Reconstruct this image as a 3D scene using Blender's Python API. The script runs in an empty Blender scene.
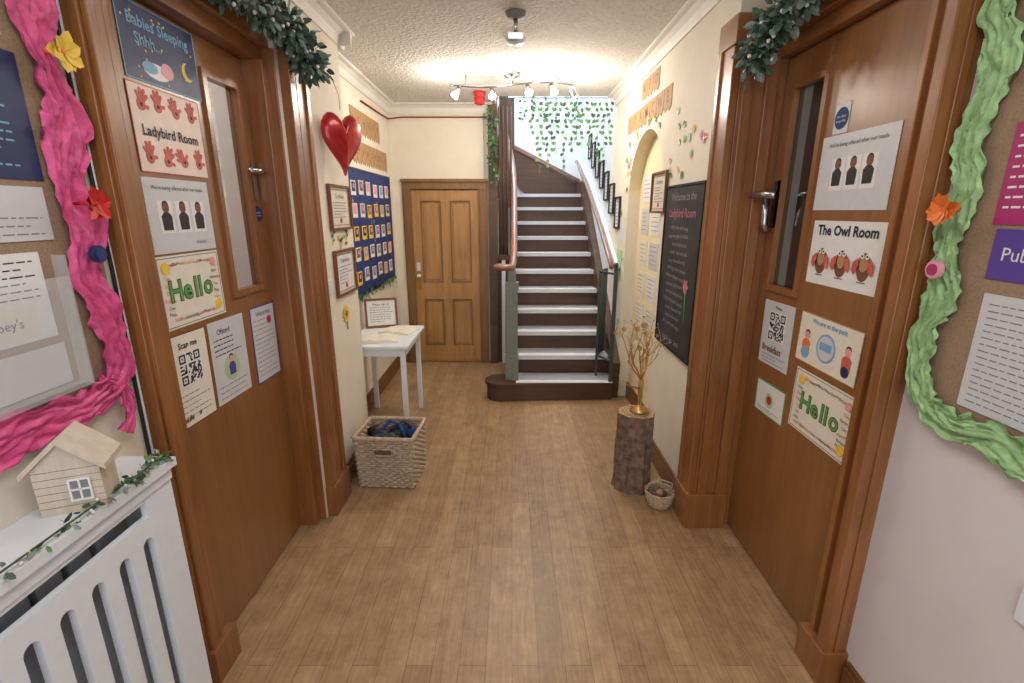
import bpy, math, random
from mathutils import Vector, Matrix, noise
random.seed(7)
scene=bpy.context.scene
col=scene.collection
try: scene.view_settings.view_transform='Standard'
except Exception: pass

# ------------------------------------------------------------ materials
def lin(c):
    return tuple(((x/255)/12.92 if x/255<=0.04045 else ((x/255+0.055)/1.055)**2.4) for x in c)+(1.0,)
MC={}
def new_mat(name):
    m=bpy.data.materials.new(name); m.use_nodes=True
    nt=m.node_tree; b=nt.nodes['Principled BSDF']
    return m,nt,b
def plain(name,c,rough=0.6,metal=0.0,var=0.06,scale=30,bump=0.0,spec=0.5,emit=0.0,trans=0.0,alpha=1.0,coat=0.0,dist=0.01):
    if name in MC: return MC[name]
    m,nt,b=new_mat(name)
    tc=nt.nodes.new('ShaderNodeTexCoord'); n=nt.nodes.new('ShaderNodeTexNoise')
    n.inputs['Scale'].default_value=scale; n.inputs['Detail'].default_value=4
    nt.links.new(tc.outputs['Object'],n.inputs['Vector'])
    r=nt.nodes.new('ShaderNodeValToRGB'); L=lin(c)
    r.color_ramp.elements[0].position=0.3; r.color_ramp.elements[1].position=0.7
    r.color_ramp.elements[0].color=tuple(x*(1-var) for x in L[:3])+(1,)
    r.color_ramp.elements[1].color=tuple(min(1,x*(1+var)) for x in L[:3])+(1,)
    nt.links.new(n.outputs['Fac'],r.inputs['Fac']); nt.links.new(r.outputs['Color'],b.inputs['Base Color'])
    b.inputs['Roughness'].default_value=rough; b.inputs['Metallic'].default_value=metal
    b.inputs['Specular IOR Level'].default_value=spec
    if coat: b.inputs['Coat Weight'].default_value=coat
    if bump:
        bp=nt.nodes.new('ShaderNodeBump'); bp.inputs['Strength'].default_value=bump; bp.inputs['Distance'].default_value=dist
        nt.links.new(n.outputs['Fac'],bp.inputs['Height']); nt.links.new(bp.outputs['Normal'],b.inputs['Normal'])
    if emit:
        b.inputs['Emission Color'].default_value=L; b.inputs['Emission Strength'].default_value=emit
    if trans: b.inputs['Transmission Weight'].default_value=trans
    if alpha<1: b.inputs['Alpha'].default_value=alpha
    MC[name]=m; return m
def wood(name,c1,c2,axis='z',fine=28,rough=0.35,bump=0.05,coat=0.0,contrast=(0.3,0.72)):
    if name in MC: return MC[name]
    m,nt,b=new_mat(name)
    tc=nt.nodes.new('ShaderNodeTexCoord'); mp=nt.nodes.new('ShaderNodeMapping')
    s=[fine,fine,fine]; s['xyz'.index(axis)]=fine*0.06
    mp.inputs['Scale'].default_value=s
    nt.links.new(tc.outputs['Object'],mp.inputs['Vector'])
    n=nt.nodes.new('ShaderNodeTexNoise'); n.inputs['Scale'].default_value=1.0; n.inputs['Detail'].default_value=7
    n.inputs['Roughness'].default_value=0.65; n.inputs['Distortion'].default_value=0.6
    nt.links.new(mp.outputs['Vector'],n.inputs['Vector'])
    n2=nt.nodes.new('ShaderNodeTexNoise'); n2.inputs['Scale'].default_value=2.0
    nt.links.new(tc.outputs['Object'],n2.inputs['Vector'])
    ad=nt.nodes.new('ShaderNodeMath'); ad.operation='MULTIPLY_ADD'; ad.inputs[1].default_value=0.35
    nt.links.new(n2.outputs['Fac'],ad.inputs[0]); 
    ml=nt.nodes.new('ShaderNodeMath'); ml.operation='MULTIPLY'; ml.inputs[1].default_value=0.65
    nt.links.new(n.outputs['Fac'],ml.inputs[0]); nt.links.new(ml.outputs[0],ad.inputs[2])
    r=nt.nodes.new('ShaderNodeValToRGB')
    r.color_ramp.elements[0].position=contrast[0]; r.color_ramp.elements[1].position=contrast[1]
    r.color_ramp.elements[0].color=lin(c1); r.color_ramp.elements[1].color=lin(c2)
    nt.links.new(ad.outputs[0],r.inputs['Fac']); nt.links.new(r.outputs['Color'],b.inputs['Base Color'])
    b.inputs['Roughness'].default_value=rough
    if coat: b.inputs['Coat Weight'].default_value=coat; b.inputs['Coat Roughness'].default_value=0.25
    bp=nt.nodes.new('ShaderNodeBump'); bp.inputs['Strength'].default_value=bump; bp.inputs['Distance'].default_value=0.004
    nt.links.new(n.outputs['Fac'],bp.inputs['Height']); nt.links.new(bp.outputs['Normal'],b.inputs['Normal'])
    MC[name]=m; return m
def floor_mat():
    m,nt,b=new_mat('wood_plank_vinyl')
    tc=nt.nodes.new('ShaderNodeTexCoord'); mp=nt.nodes.new('ShaderNodeMapping')
    mp.inputs['Rotation'].default_value=(0,0,math.radians(90))
    nt.links.new(tc.outputs['Object'],mp.inputs['Vector'])
    br=nt.nodes.new('ShaderNodeTexBrick'); br.inputs['Scale'].default_value=1.0
    br.inputs['Brick Width'].default_value=1.05; br.inputs['Row Height'].default_value=0.1
    br.inputs['Mortar Size'].default_value=0.0012; br.inputs['Mortar Smooth'].default_value=0.5
    br.offset=0.37; br.inputs['Bias'].default_value=0.0
    br.inputs['Color1'].default_value=lin((184,154,118)); br.inputs['Color2'].default_value=lin((166,136,102))
    br.inputs['Mortar'].default_value=lin((112,86,62))
    nt.links.new(mp.outputs['Vector'],br.inputs['Vector'])
    mp2=nt.nodes.new('ShaderNodeMapping'); mp2.inputs['Scale'].default_value=(70,5,1)
    nt.links.new(tc.outputs['Object'],mp2.inputs['Vector'])
    n=nt.nodes.new('ShaderNodeTexNoise'); n.inputs['Scale'].default_value=1; n.inputs['Detail'].default_value=8; n.inputs['Distortion'].default_value=1.0
    nt.links.new(mp2.outputs['Vector'],n.inputs['Vector'])
    n3=nt.nodes.new('ShaderNodeTexNoise'); n3.inputs['Scale'].default_value=9; n3.inputs['Detail'].default_value=8; n3.inputs['Roughness'].default_value=.75
    nt.links.new(tc.outputs['Object'],n3.inputs['Vector'])
    r=nt.nodes.new('ShaderNodeValToRGB'); r.color_ramp.elements[0].position=0.3; r.color_ramp.elements[1].position=0.7
    r.color_ramp.elements[0].color=(0.76,0.73,0.70,1); r.color_ramp.elements[1].color=(1.08,1.07,1.06,1)
    nt.links.new(n.outputs['Fac'],r.inputs['Fac'])
    r2=nt.nodes.new('ShaderNodeValToRGB'); r2.color_ramp.elements[0].position=0.3; r2.color_ramp.elements[1].position=0.7
    r2.color_ramp.elements[0].color=(0.66,0.62,0.58,1); r2.color_ramp.elements[1].color=(1.12,1.12,1.12,1)
    nt.links.new(n3.outputs['Fac'],r2.inputs['Fac'])
    mx=nt.nodes.new('ShaderNodeMixRGB'); mx.blend_type='MULTIPLY'; mx.inputs['Fac'].default_value=1
    nt.links.new(br.outputs['Color'],mx.inputs['Color1']); nt.links.new(r.outputs['Color'],mx.inputs['Color2'])
    mx2=nt.nodes.new('ShaderNodeMixRGB'); mx2.blend_type='MULTIPLY'; mx2.inputs['Fac'].default_value=1
    nt.links.new(mx.outputs['Color'],mx2.inputs['Color1']); nt.links.new(r2.outputs['Color'],mx2.inputs['Color2'])
    nt.links.new(mx2.outputs['Color'],b.inputs['Base Color'])
    rr=nt.nodes.new('ShaderNodeMapRange'); rr.inputs['To Min'].default_value=.25; rr.inputs['To Max'].default_value=.5
    nt.links.new(n3.outputs['Fac'],rr.inputs['Value']); nt.links.new(rr.outputs['Result'],b.inputs['Roughness'])
    bp=nt.nodes.new('ShaderNodeBump'); bp.inputs['Strength'].default_value=0.06; bp.inputs['Distance'].default_value=0.004
    nt.links.new(n.outputs['Fac'],bp.inputs['Height']); nt.links.new(bp.outputs['Normal'],b.inputs['Normal'])
    return m
M_floor=floor_mat()
M_wall=plain('cream_wall_paint',(230,222,206),0.75,var=0.03,scale=6,bump=0.05)
M_wallw=plain('white_wall_paint',(218,213,216),0.7,var=0.03,scale=6,bump=0.05)
M_stair_wall=plain('cool_white_paint',(230,234,236),0.8,var=0.02,scale=4)
M_niche=plain('warm_niche_paint',(236,222,186),0.8,var=0.03,scale=5)
M_ceil=plain('textured_ceiling_paint',(224,219,213),0.85,var=0.09,scale=48,bump=.8,dist=.025)
M_cove=plain('coving_white',(232,229,223),0.6,var=0.02)
M_door=wood('door_veneer',(120,78,42),(154,104,58),'z',26,0.33,0.03,coat=0.3)
M_case=wood('casing_wood',(108,64,30),(160,104,58),'z',34,0.32,0.05,coat=0.4,contrast=(0.3,0.68))
M_casey=wood('casing_wood_y',(108,64,30),(160,104,58),'y',34,0.32,0.05,coat=0.4,contrast=(0.3,0.68))
M_skirt=wood('skirting_wood',(100,64,36),(142,94,54),'y',30,0.4,0.04)
M_pine=wood('pine',(150,108,60),(196,150,96),'z',30,0.42,0.04)
M_pinecase=wood('old_pine_casing',(110,80,46),(150,112,70),'z',30,0.45,0.04)
M_dark=wood('dark_stair_wood',(60,40,30),(104,72,52),'x',24,0.45,0.05)
M_rail=wood('banister_wood',(116,74,62),(156,106,90),'y',20,0.3,0.02,coat=0.4)
M_tread=plain('stair_tread_vinyl',(154,153,156),0.5,var=0.08,scale=60)
M_nosing=plain('nosing_strip',(214,214,216),0.45,var=0.05,scale=80)
M_white=plain('white_gloss_paint',(226,232,240),0.35,var=0.02)
M_black=plain('black',(18,18,20),0.5)
M_blackboard=plain('chalkboard_black',(46,47,50),0.7,var=0.4,scale=5)
M_steel=plain('steel',(190,190,192),0.25,1.0)
M_brass=plain('brass',(190,150,70),0.3,1.0)
M_gold=plain('gold_wire',(200,164,108),0.38,0.75,var=0.15,scale=50)
M_paper=plain('paper_white',(230,230,230),0.45,var=0.02)
M_paper2=plain('paper_grey',(206,208,213),0.4,var=0.03)
M_cream=plain('paper_cream',(230,225,211),0.45,var=0.03)
M_ink=plain('ink_black',(34,34,38),0.6)
M_grey=plain('ink_grey',(130,130,136),0.6)
M_navy=plain('navy_card',(28,44,92),0.45,var=0.15)
M_blue=plain('royal_blue_card',(28,52,112),0.6,var=0.12,scale=12)
M_lblue=plain('light_blue',(120,170,205),0.5)
M_red=plain('red',(196,34,34),0.5)
M_coral=plain('handprint_red',(196,96,84),0.6,var=0.2,scale=60)
M_orange=plain('orange',(230,120,50),0.5)
M_yellow=plain('yellow',(236,200,76),0.5)
M_green=plain('green',(96,160,80),0.5)
M_lgreen=plain('green_pale',(170,205,160),0.5)
M_purple=plain('purple',(86,62,150),0.5)
M_magenta=plain('magenta',(168,44,110),0.5)
M_pinkc=plain('pink',(226,160,170),0.5)
M_brown=plain('brown',(120,74,50),0.6,var=0.2,scale=60)
M_kraft=plain('kraft_paper',(178,140,98),0.7,var=0.08,scale=20)
M_cork=plain('hessian_board',(152,128,104),0.8,var=0.15,scale=200,bump=0.2)
M_pinkcrepe=plain('pink_crepe',(216,84,142),0.5,var=0.25,scale=35,bump=0.4)
M_greencrepe=plain('green_crepe',(156,196,140),0.5,var=0.2,scale=35,bump=0.4)
M_leafd=plain('leaf_dark',(66,88,68),0.5,var=0.35,scale=20)
M_leafg=plain('leaf_greyblue',(126,146,136),0.5,var=0.25,scale=20)
M_leaf=plain('leaf_green',(92,140,78),0.5,var=0.3,scale=20)
M_flower=plain('flower_white',(226,224,216),0.6)
M_wick=plain('wicker',(184,162,138),0.7,var=0.3,scale=60)
M_wickd=plain('wicker_dark',(104,82,64),0.8,var=0.2,scale=60)
M_bark=plain('bark',(116,96,80),0.9,var=0.5,scale=25,bump=0.8)
M_logtop=plain('log_end',(180,148,110),0.8,var=0.2,scale=30)
M_heart=plain('red_heart_foil',(170,20,28),0.3,0.3,var=0.15,coat=0.6)
M_glass=plain('door_glass',(235,240,240),0.03,var=0.0,trans=1.0)
M_acry=plain('acrylic',(225,230,235),0.08,alpha=0.22,var=0)
M_brick=plain('playroom_paint',(190,92,88),0.8,var=0.5,scale=3)
M_dgreen=plain('gate_dark_metal',(58,70,68),0.4)
M_newel=plain('newel_greygreen',(122,130,120),0.45,var=0.08)
M_hwood=wood('toy_house_wood',(188,174,156),(218,206,190),'z',40,0.6,0.03)
M_bulb=plain('spot_bulb',(255,242,220),0.4,emit=22,var=0)
M_cable=plain('cable',(30,30,32),0.5)
M_redpipe=plain('red_cable',(130,50,40),0.5)
M_bluefab=plain('blue_fabric',(40,70,130),0.9,var=0.3,scale=20)
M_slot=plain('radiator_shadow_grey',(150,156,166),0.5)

# ------------------------------------------------------------ mesh builder
class MB:
    def __init__(s,name): s.name=name; s.v=[]; s.f=[]; s.mi=[]; s.sm=[]; s.mats=[]; s.M=Matrix.Identity(4)
    def mid(s,m):
        if m not in s.mats: s.mats.append(m)
        return s.mats.index(m)
    def add(s,vs,fs,m,smooth=False):
        o=len(s.v); s.v+= [tuple(s.M@Vector(p)) for p in vs]; k=s.mid(m)
        for f in fs: s.f.append([o+i for i in f]); s.mi.append(k); s.sm.append(smooth)
    def box(s,x0,x1,y0,y1,z0,z1,m):
        if x0>x1:x0,x1=x1,x0
        if y0>y1:y0,y1=y1,y0
        if z0>z1:z0,z1=z1,z0
        vs=[(x0,y0,z0),(x1,y0,z0),(x1,y1,z0),(x0,y1,z0),(x0,y0,z1),(x1,y0,z1),(x1,y1,z1),(x0,y1,z1)]
        s.add(vs,[(0,3,2,1),(4,5,6,7),(0,1,5,4),(1,2,6,5),(2,3,7,6),(3,0,4,7)],m)
    def prism(s,pts,z0,z1,m):
        n=len(pts)
        a=sum(pts[i][0]*pts[(i+1)%n][1]-pts[(i+1)%n][0]*pts[i][1] for i in range(n))
        if a<0: pts=pts[::-1]
        vs=[(p[0],p[1],z0) for p in pts]+[(p[0],p[1],z1) for p in pts]
        fs=[tuple(range(n-1,-1,-1)),tuple(range(n,2*n))]+[(i,(i+1)%n,n+(i+1)%n,n+i) for i in range(n)]
        s.add(vs,fs,m)
    def disk(s,x,y,r,z0,z1,m,n=20,sy=1.0):
        s.prism([(x+r*math.cos(2*math.pi*i/n),y+r*sy*math.sin(2*math.pi*i/n)) for i in range(n)],z0,z1,m)
    def tube(s,pts,r,m,seg=8,smooth=True,flat=1.0,closed=False):
        pts=[Vector(p) for p in pts]; n=len(pts)
        rr=r if isinstance(r,(list,tuple)) else [r]*n
        vs=[]; up=Vector((0,0,1)); prev=None
        for i,p in enumerate(pts):
            if closed: t=pts[(i+1)%n]-pts[i-1]
            else: t=pts[min(i+1,n-1)]-pts[max(i-1,0)]
            if t.length<1e-9: t=Vector((0,0,1))
            t.normalize()
            if prev is None:
                a=t.cross(up)
                if a.length<0.05: a=t.cross(Vector((1,0,0)))
                a.normalize()
            else:
                a=prev-t*prev.dot(t)
                if a.length<1e-6: a=t.orthogonal()
                a.normalize()
            prev=a; b=t.cross(a)
            for k in range(seg):
                an=2*math.pi*k/seg
                vs.append(p+a*math.cos(an)*rr[i]+b*math.sin(an)*rr[i]*flat)
        fs=[]
        for i in range(n if closed else n-1):
            j=(i+1)%n
            for k in range(seg):
                fs.append((i*seg+k,i*seg+(k+1)%seg,j*seg+(k+1)%seg,j*seg+k))
        if not closed:
            fs.append(tuple(range(seg-1,-1,-1))); fs.append(tuple((n-1)*seg+k for k in range(seg)))
        s.add(vs,fs,m,smooth)
    def cyl(s,p0,p1,r0,m,r1=None,seg=16): s.tube([p0,p1],[r0,r0 if r1 is None else r1],m,seg)
    def lathe(s,c,prof,m,seg=20,jit=0):
        vs=[];fs=[]
        for (r,z) in prof:
            for k in range(seg):
                a=2*math.pi*k/seg; q=r*(1+jit*math.sin(k*2.3)*0.6+jit*random.uniform(-1,1))
                vs.append((c[0]+q*math.cos(a),c[1]+q*math.sin(a),c[2]+z))
        n=len(prof)
        for i in range(n-1):
            for k in range(seg): fs.append((i*seg+k,i*seg+(k+1)%seg,(i+1)*seg+(k+1)%seg,(i+1)*seg+k))
        fs.append(tuple(range(seg-1,-1,-1))); fs.append(tuple((n-1)*seg+k for k in range(seg)))
        s.add(vs,fs,m,True)
    def ball(s,c,r,m,sc=(1,1,1),seg=12,jit=0):
        vs=[];fs=[];rings=8
        for i in range(rings+1):
            ph=math.pi*i/rings
            for k in range(seg):
                a=2*math.pi*k/seg; j=1+random.uniform(-jit,jit)
                vs.append((c[0]+r*sc[0]*math.sin(ph)*math.cos(a)*j,c[1]+r*sc[1]*math.sin(ph)*math.sin(a)*j,c[2]-r*sc[2]*math.cos(ph)*j))
        for i in range(rings):
            for k in range(seg): fs.append((i*seg+k,i*seg+(k+1)%seg,(i+1)*seg+(k+1)%seg,(i+1)*seg+k))
        s.add(vs,fs,m,True)
    def leaf(s,c,d,nrm,L,W,m):
        c=Vector(c);d=Vector(d).normalized();n=Vector(nrm)
        sd=d.cross(n)
        if sd.length<1e-3: sd=d.orthogonal()
        sd.normalize(); n=sd.cross(d)
        vs=[c,c+d*L*0.35+sd*W*0.5+n*W*.12,c+d*L*0.75+sd*W*0.38+n*W*.1,c+d*L,c+d*L*0.75-sd*W*0.38+n*W*.1,c+d*L*0.35-sd*W*0.5+n*W*.12,c+d*L*0.5]
        s.add(vs,[(0,1,6),(1,2,6),(2,3,6),(3,4,6),(4,5,6),(5,0,6)],m)
    def ribbon(s,path,w,m,amp=0.02,lift=0.015):
        P=[];
        for i in range(len(path)-1):
            a=Vector(path[i]);b=Vector(path[i+1]);k=max(2,int((b-a).length/0.010))
            for j in range(k): P.append(a.lerp(b,j/k))
        P.append(Vector(path[-1]))
        for _ in range(6):
            P=[P[0]]+[(P[i-1]+P[i]*2+P[i+1])/4 for i in range(1,len(P)-1)]+[P[-1]]
        nn=21;vs=[];fs=[]
        sd0=random.uniform(0,100)
        for i,p in enumerate(P):
            t=(P[min(i+1,len(P)-1)]-P[max(i-1,0)]).normalized(); sd=Vector((-t.y,t.x))
            ww=w*(0.8+0.35*noise.noise(Vector((i*.09,0,sd0)))+0.2*noise.noise(Vector((i*.3,5,sd0))))
            for k in range(nn):
                u=(k/(nn-1)-0.5)
                edge=noise.noise(Vector((i*.3,k*0.1,sd0)))*.016*(1 if abs(u)>.4 else .2)
                q=p+sd*(u*ww+edge)
                # long folds running with the strip, breaking up along it
                f1=1-abs(noise.noise(Vector((i*.10,k*.42+noise.noise(Vector((i*.08,3,sd0)))*2.5,sd0))))*2.4
                f2=1-abs(noise.noise(Vector((i*.28,k*.85,sd0+9))))*2
                z=lift*.4+amp*(max(0,f1)*.75+f2*.22)
                vs.append((q.x,q.y,max(0.003,z)))
        for i in range(len(P)-1):
            for k in range(nn-1): fs.append((i*nn+k,i*nn+k+1,(i+1)*nn+k+1,(i+1)*nn+k))
        s.add(vs,fs,m,True)
    def text(s,t,x,y,size,m,z=0.003,align='CENTER',bold=0.0,rot=0):
        cu=bpy.data.curves.new('t','FONT'); cu.body=t; cu.size=size; cu.align_x=align; cu.align_y='CENTER'
        cu.offset=bold*size; cu.resolution_u=2
        ob=bpy.data.objects.new('t',cu); col.objects.link(ob)
        dg=bpy.context.evaluated_depsgraph_get(); me=bpy.data.meshes.new_from_object(ob.evaluated_get(dg))
        R=Matrix.Translation((x,y,z))@Matrix.Rotation(rot,4,'Z')
        vs=[R@v.co for v in me.vertices]; fs=[tuple(p.vertices) for p in me.polygons]
        s.add(vs,fs,m)
        bpy.data.objects.remove(ob); bpy.data.meshes.remove(me); bpy.data.curves.remove(cu)
    def lines(s,x0,x1,y1,y0,n,m,h=0.003,z=0.0025):
        for i in range(n):
            y=y1-(y1-y0)*i/max(1,n-1); x=x0; end=x1-(x1-x0)*random.choice([0,0,0.1,0.35])
            while x<end:
                w=random.uniform(0.01,0.03); w=min(w,end-x)
                s.box(x,x+w,y-h/2,y+h/2,z-0.0005,z,m); x+=w+0.006
    def build(s,bevel=0,parent=None):
        me=bpy.data.meshes.new(s.name)
        me.from_pydata(s.v,[],s.f); 
        for m in s.mats: me.materials.append(m)
        me.polygons.foreach_set('material_index',s.mi); me.polygons.foreach_set('use_smooth',s.sm)
        me.update()
        ob=bpy.data.objects.new(s.name,me); col.objects.link(ob)
        if bevel:
            b=ob.modifiers.new('bevel','BEVEL'); b.width=bevel; b.segments=2; b.limit_method='ANGLE'; b.angle_limit=math.radians(50)
        return ob
def frameL(X): return Matrix(((0,0,1,X),(1,0,0,0),(0,1,0,0),(0,0,0,1)))
def frameR(X): return Matrix(((0,0,-1,X),(-1,0,0,0),(0,1,0,0),(0,0,0,1)))
def frameF(Y): return Matrix(((1,0,0,0),(0,0,-1,Y),(0,1,0,0),(0,0,0,1)))

CEIL=2.68
# ------------------------------------------------------------ room shell
b=MB('floor'); b.box(-1.6,1.5,-2.2,7.4,-0.06,0,M_floor); b.build()
def wl(name,bx,m=None):
    b=MB(name); b.box(*bx,m or M_wall); b.build()
wl('wall_left_entrance',(-1.26,-1.12,-2.2,1.44,0,CEIL))
wl('wall_left_over_door',(-1.26,-1.10,1.44,2.34,2.43,CEIL))
wl('wall_left_pier',(-1.38,-1.03,2.34,3.2,0,CEIL))
wl('wall_left_recess',(-1.38,-1.24,3.2,5.24,0,CEIL))
wl('wall_right_entrance',(1.19,1.33,-2.2,1.44,0,CEIL),M_wallw)
wl('wall_right_over_door',(1.17,1.33,1.44,2.34,2.43,CEIL))
wl('wall_right_pier',(.97,1.33,2.34,3.25,0,CEIL))
wl('wall_right_stair_foot',(.97,1.33,4.2,4.9,0,CEIL))
wl('wall_right_stair',(.97,1.33,4.9,7.4,0,5.2),M_stair_wall)
b=MB('wall_right_niche')
ya,yb,zs=3.25,4.2,1.76; yc=(ya+yb)/2; R=(yb-ya)/2
N=24; arc=[(yc-R*math.cos(math.pi*i/N),zs+R*0.96*math.sin(math.pi*i/N)) for i in range(N+1)]
for i in range(N):
    (y0,z0),(y1,z1)=arc[i],arc[i+1]
    b.add([(.97,y0,z0),(.97,y1,z1),(.97,y1,CEIL),(.97,y0,CEIL)],[(3,2,1,0)],M_wall)
    b.add([(.97,y0,z0),(.97,y1,z1),(1.07,y1,z1),(1.07,y0,z0)],[(0,1,2,3)],M_niche)
b.add([(1.07,ya,0),(1.07,yb,0),(1.07,yb,CEIL),(1.07,ya,CEIL)],[(0,3,2,1)],M_niche)
b.build()
wl('wall_far_left',(-1.38,-1.13,5.24,5.36,0,CEIL)); wl('wall_far_over_door',(-1.13,-.29,5.24,5.36,1.9,CEIL)); wl('wall_far_right',(-.29,-.2,5.3,5.36,0,CEIL))
wl('wall_stairwell_back',(-1.6,1.33,7.25,7.4,0,5.2),M_stair_wall)
wl('wall_stairwell_left',(-1.7,-1.6,5.24,7.4,0,5.2),M_stair_wall)
wl('wall_stairwell_header',(-1.38,.97,4.78,4.9,CEIL+.12,5.2),M_stair_wall)
b=MB('ceiling')
b.box(-1.38,1.33,-2.2,4.9,CEIL,CEIL+.12,M_ceil)
b.box(-1.38,-.2,4.9,5.36,CEIL,CEIL+.12,M_ceil)
b.build()
b=MB('ceiling_stairwell'); b.box(-1.7,1.33,4.78,7.4,5.2,5.3,M_stair_wall); b.build()
def cove(b,p0,p1,inw,s=.085):
    p0=Vector(p0);p1=Vector(p1);inw=Vector(inw)
    prof=[(0,-s),(0.012,-s),(0.018,-s*.85),(.3*s,-s*.45),(.6*s,-s*.2),(s*.88,-.016),(s,-.012),(s,0),(0,0)]
    vs=[];n=len(prof)
    for p in (p0,p1):
        for (a,z) in prof: vs.append(p+inw*a+Vector((0,0,z-.0005)))
    fs=[(i,(i+1)%n,n+(i+1)%n,n+i) for i in range(n)]+[tuple(range(n)),tuple(range(2*n-1,n-1,-1))]
    b.add(vs,fs,M_cove)
for k,(p0,p1,iw) in enumerate([((-1.12,-2.2,CEIL),(-1.12,2.34,CEIL),(1,0,0)),((-1.03,2.3,CEIL),(-1.03,3.285,CEIL),(1,0,0)),((-1.24,3.2,CEIL),(-.95,3.2,CEIL),(0,1,0)),((-1.24,3.2,CEIL),(-1.24,5.24,CEIL),(1,0,0)),((-1.24,5.24,CEIL),(-.2,5.24,CEIL),(0,-1,0)),((1.17,-2.2,CEIL),(1.17,2.34,CEIL),(-1,0,0)),((.97,2.25,CEIL),(.97,4.9,CEIL),(-1,0,0))]):
    b=MB('trim_%d'%(k+1)); cove(b,p0,p1,iw); b.build()

# skirting
def skirt(b,x,y0,y1,d,h=.14,m=None):
    m=m or M_skirt
    b.box(x,x+d*.018,y0,y1,0,h*.8,m); b.box(x,x+d*.012,y0,y1,h*.8,h,m)
b=MB('baseboard_left'); skirt(b,-1.03,2.62,3.2,1); b.box(-1.24,-1.03,3.2,3.215,0,.14,M_skirt); b.build(.002)
b=MB('baseboard_left_recess'); skirt(b,-1.24,3.22,5.22,1); b.build(.002)
b=MB('baseboard_far'); b.box(-1.24,-1.14,5.222,5.24,0,.14,M_skirt); b.build(.002)
b=MB('baseboard_right'); skirt(b,.97,2.47,3.25,-1); b.build(.002)
b=MB('baseboard_right_niche'); skirt(b,1.07,3.25,4.2,-1); b.build(.002)
b=MB('baseboard_right_entrance'); skirt(b,1.19,-2.2,1.35,-1,.12); b.build(.002)

# ------------------------------------------------------------ doors and casings
def leaf_door(name,fr,far,near,handle):
    b=MB(name); b.M=fr
    sg=1 if fr[1][0]>0 else -1
    def bx(y0,y1,z0,z1,t0,t1,m): b.box(sg*y0,sg*y1,z0,z1,t0,t1,m)
    g0,g1,gz0,gz1=1.98,2.19,1.33,2.14
    bx(near,g0,.012,2.27,-.04,0,M_door); bx(g1,far,.012,2.27,-.04,0,M_door)
    bx(g0,g1,.012,gz0,-.04,0,M_door); bx(g0,g1,gz1,2.27,-.04,0,M_door)
    w=.022
    for (a0,a1,c0,c1) in ((g0-w,g0+.004,gz0-w,gz1+w),(g1-.004,g1+w,gz0-w,gz1+w),(g0+.004,g1-.004,gz0-w,gz0+.004),(g0+.004,g1-.004,gz1-.004,gz1+w)):
        bx(a0,a1,c0,c1,-.01,.012,M_case)
    bx(g0,g1,gz0,gz1,-.024,-.018,M_glass)
    handle(b,sg)
    b.build()
def lever_left(b,sg):
    y=2.245
    b.box(sg*(y-.018),sg*(y+.018),1.70,1.86,0,.008,M_steel)
    b.tube([(y,1.82,.0),(y,1.82,.05)],.012,M_steel); b.tube([(y,1.82,.05),(y-.04,1.823,.055),(y-.11,1.815,.05)],.011,M_steel)
def lever_right(b,sg):
    y=-2.215
    b.box(y-.026,y+.026,1.58,1.78,0,.012,M_steel)
    b.tube([(y,1.72,0),(y,1.72,.095)],.016,M_steel); b.tube([(y-.04,1.72,.095),(y,1.723,.1),(y+.06,1.722,.1),(y+.13,1.716,.085)],.015,M_steel)
    b.tube([(y,1.56,.03),(y,1.60,.05),(y,1.72,.055)],.016,M_steel)
leaf_door('door_1',frameL(-1.145),2.285,1.49,lever_left)
leaf_door('door_2',frameR(1.172),2.285,1.49,lever_right)

def casing_left():
    b=MB('trim_door_casing_left')
    b.box(-1.2,-1.10,1.37,1.495,0,2.275,M_case); b.box(-1.10,-1.075,1.365,1.45,0,2.33,M_case); b.box(-1.075,-1.06,1.375,1.405,0,2.33,M_case); b.box(-1.10,-1.085,1.46,1.485,0,2.275,M_case)
    b.box(-1.2,-1.06,2.28,2.36,0,2.275,M_case); b.box(-1.11,-1.031,2.33,2.395,0,2.33,M_case); b.box(-1.045,-.985,2.37,2.43,0,2.40,M_case)
    b.box(-1.03,-1.0,2.43,2.56,0,2.40,M_case); b.box(-1.03,-.988,2.55,2.59,0,2.395,M_case); b.box(-1.03,-.992,2.45,2.475,0,2.395,M_case)
    b.box(-1.2,-1.05,1.36,1.50,0,.14,M_case); b.box(-1.03,-.975,2.36,2.6,0,.18,M_case)
    b.box(-1.2,-1.08,1.37,2.4,2.275,2.42,M_casey); b.box(-1.08,-1.05,1.365,2.43,2.33,2.42,M_casey); b.box(-1.05,-1.02,1.36,2.6,2.40,2.44,M_casey)
    b.build(.003)
casing_left()
def casing_right():
    b=MB('trim_door_casing_right')
    b.box(1.135,1.2,1.375,1.495,0,2.275,M_case); b.box(1.145,1.17,1.37,1.44,0,2.275,M_case) ; b.box(1.105,1.14,1.37,1.41,0,2.33,M_case); b.box(1.12,1.15,1.455,1.48,0,2.275,M_case)
    b.box(1.15,1.2,1.495,1.51,0,2.275,M_case)
    b.box(.975,1.2,2.285,2.35,0,2.33,M_case); b.box(1.08,1.13,2.262,2.3,0,2.33,M_case); b.box(.985,1.03,2.265,2.29,0,2.33,M_case)
    b.box(.94,.975,2.29,2.40,0,2.33,M_case); b.box(.93,.972,2.40,2.43,0,2.33,M_case)
    b.box(.925,1.14,2.255,2.44,0,.2,M_case); b.box(1.095,1.2,1.36,1.5,0,.14,M_case)
    b.box(1.13,1.2,1.372,2.3,2.275,2.42,M_casey); b.box(1.09,1.13,1.365,2.255,2.33,2.42,M_casey); b.box(.93,1.14,2.26,2.44,2.33,2.44,M_casey)
    b.build(.003)
casing_right()
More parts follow.
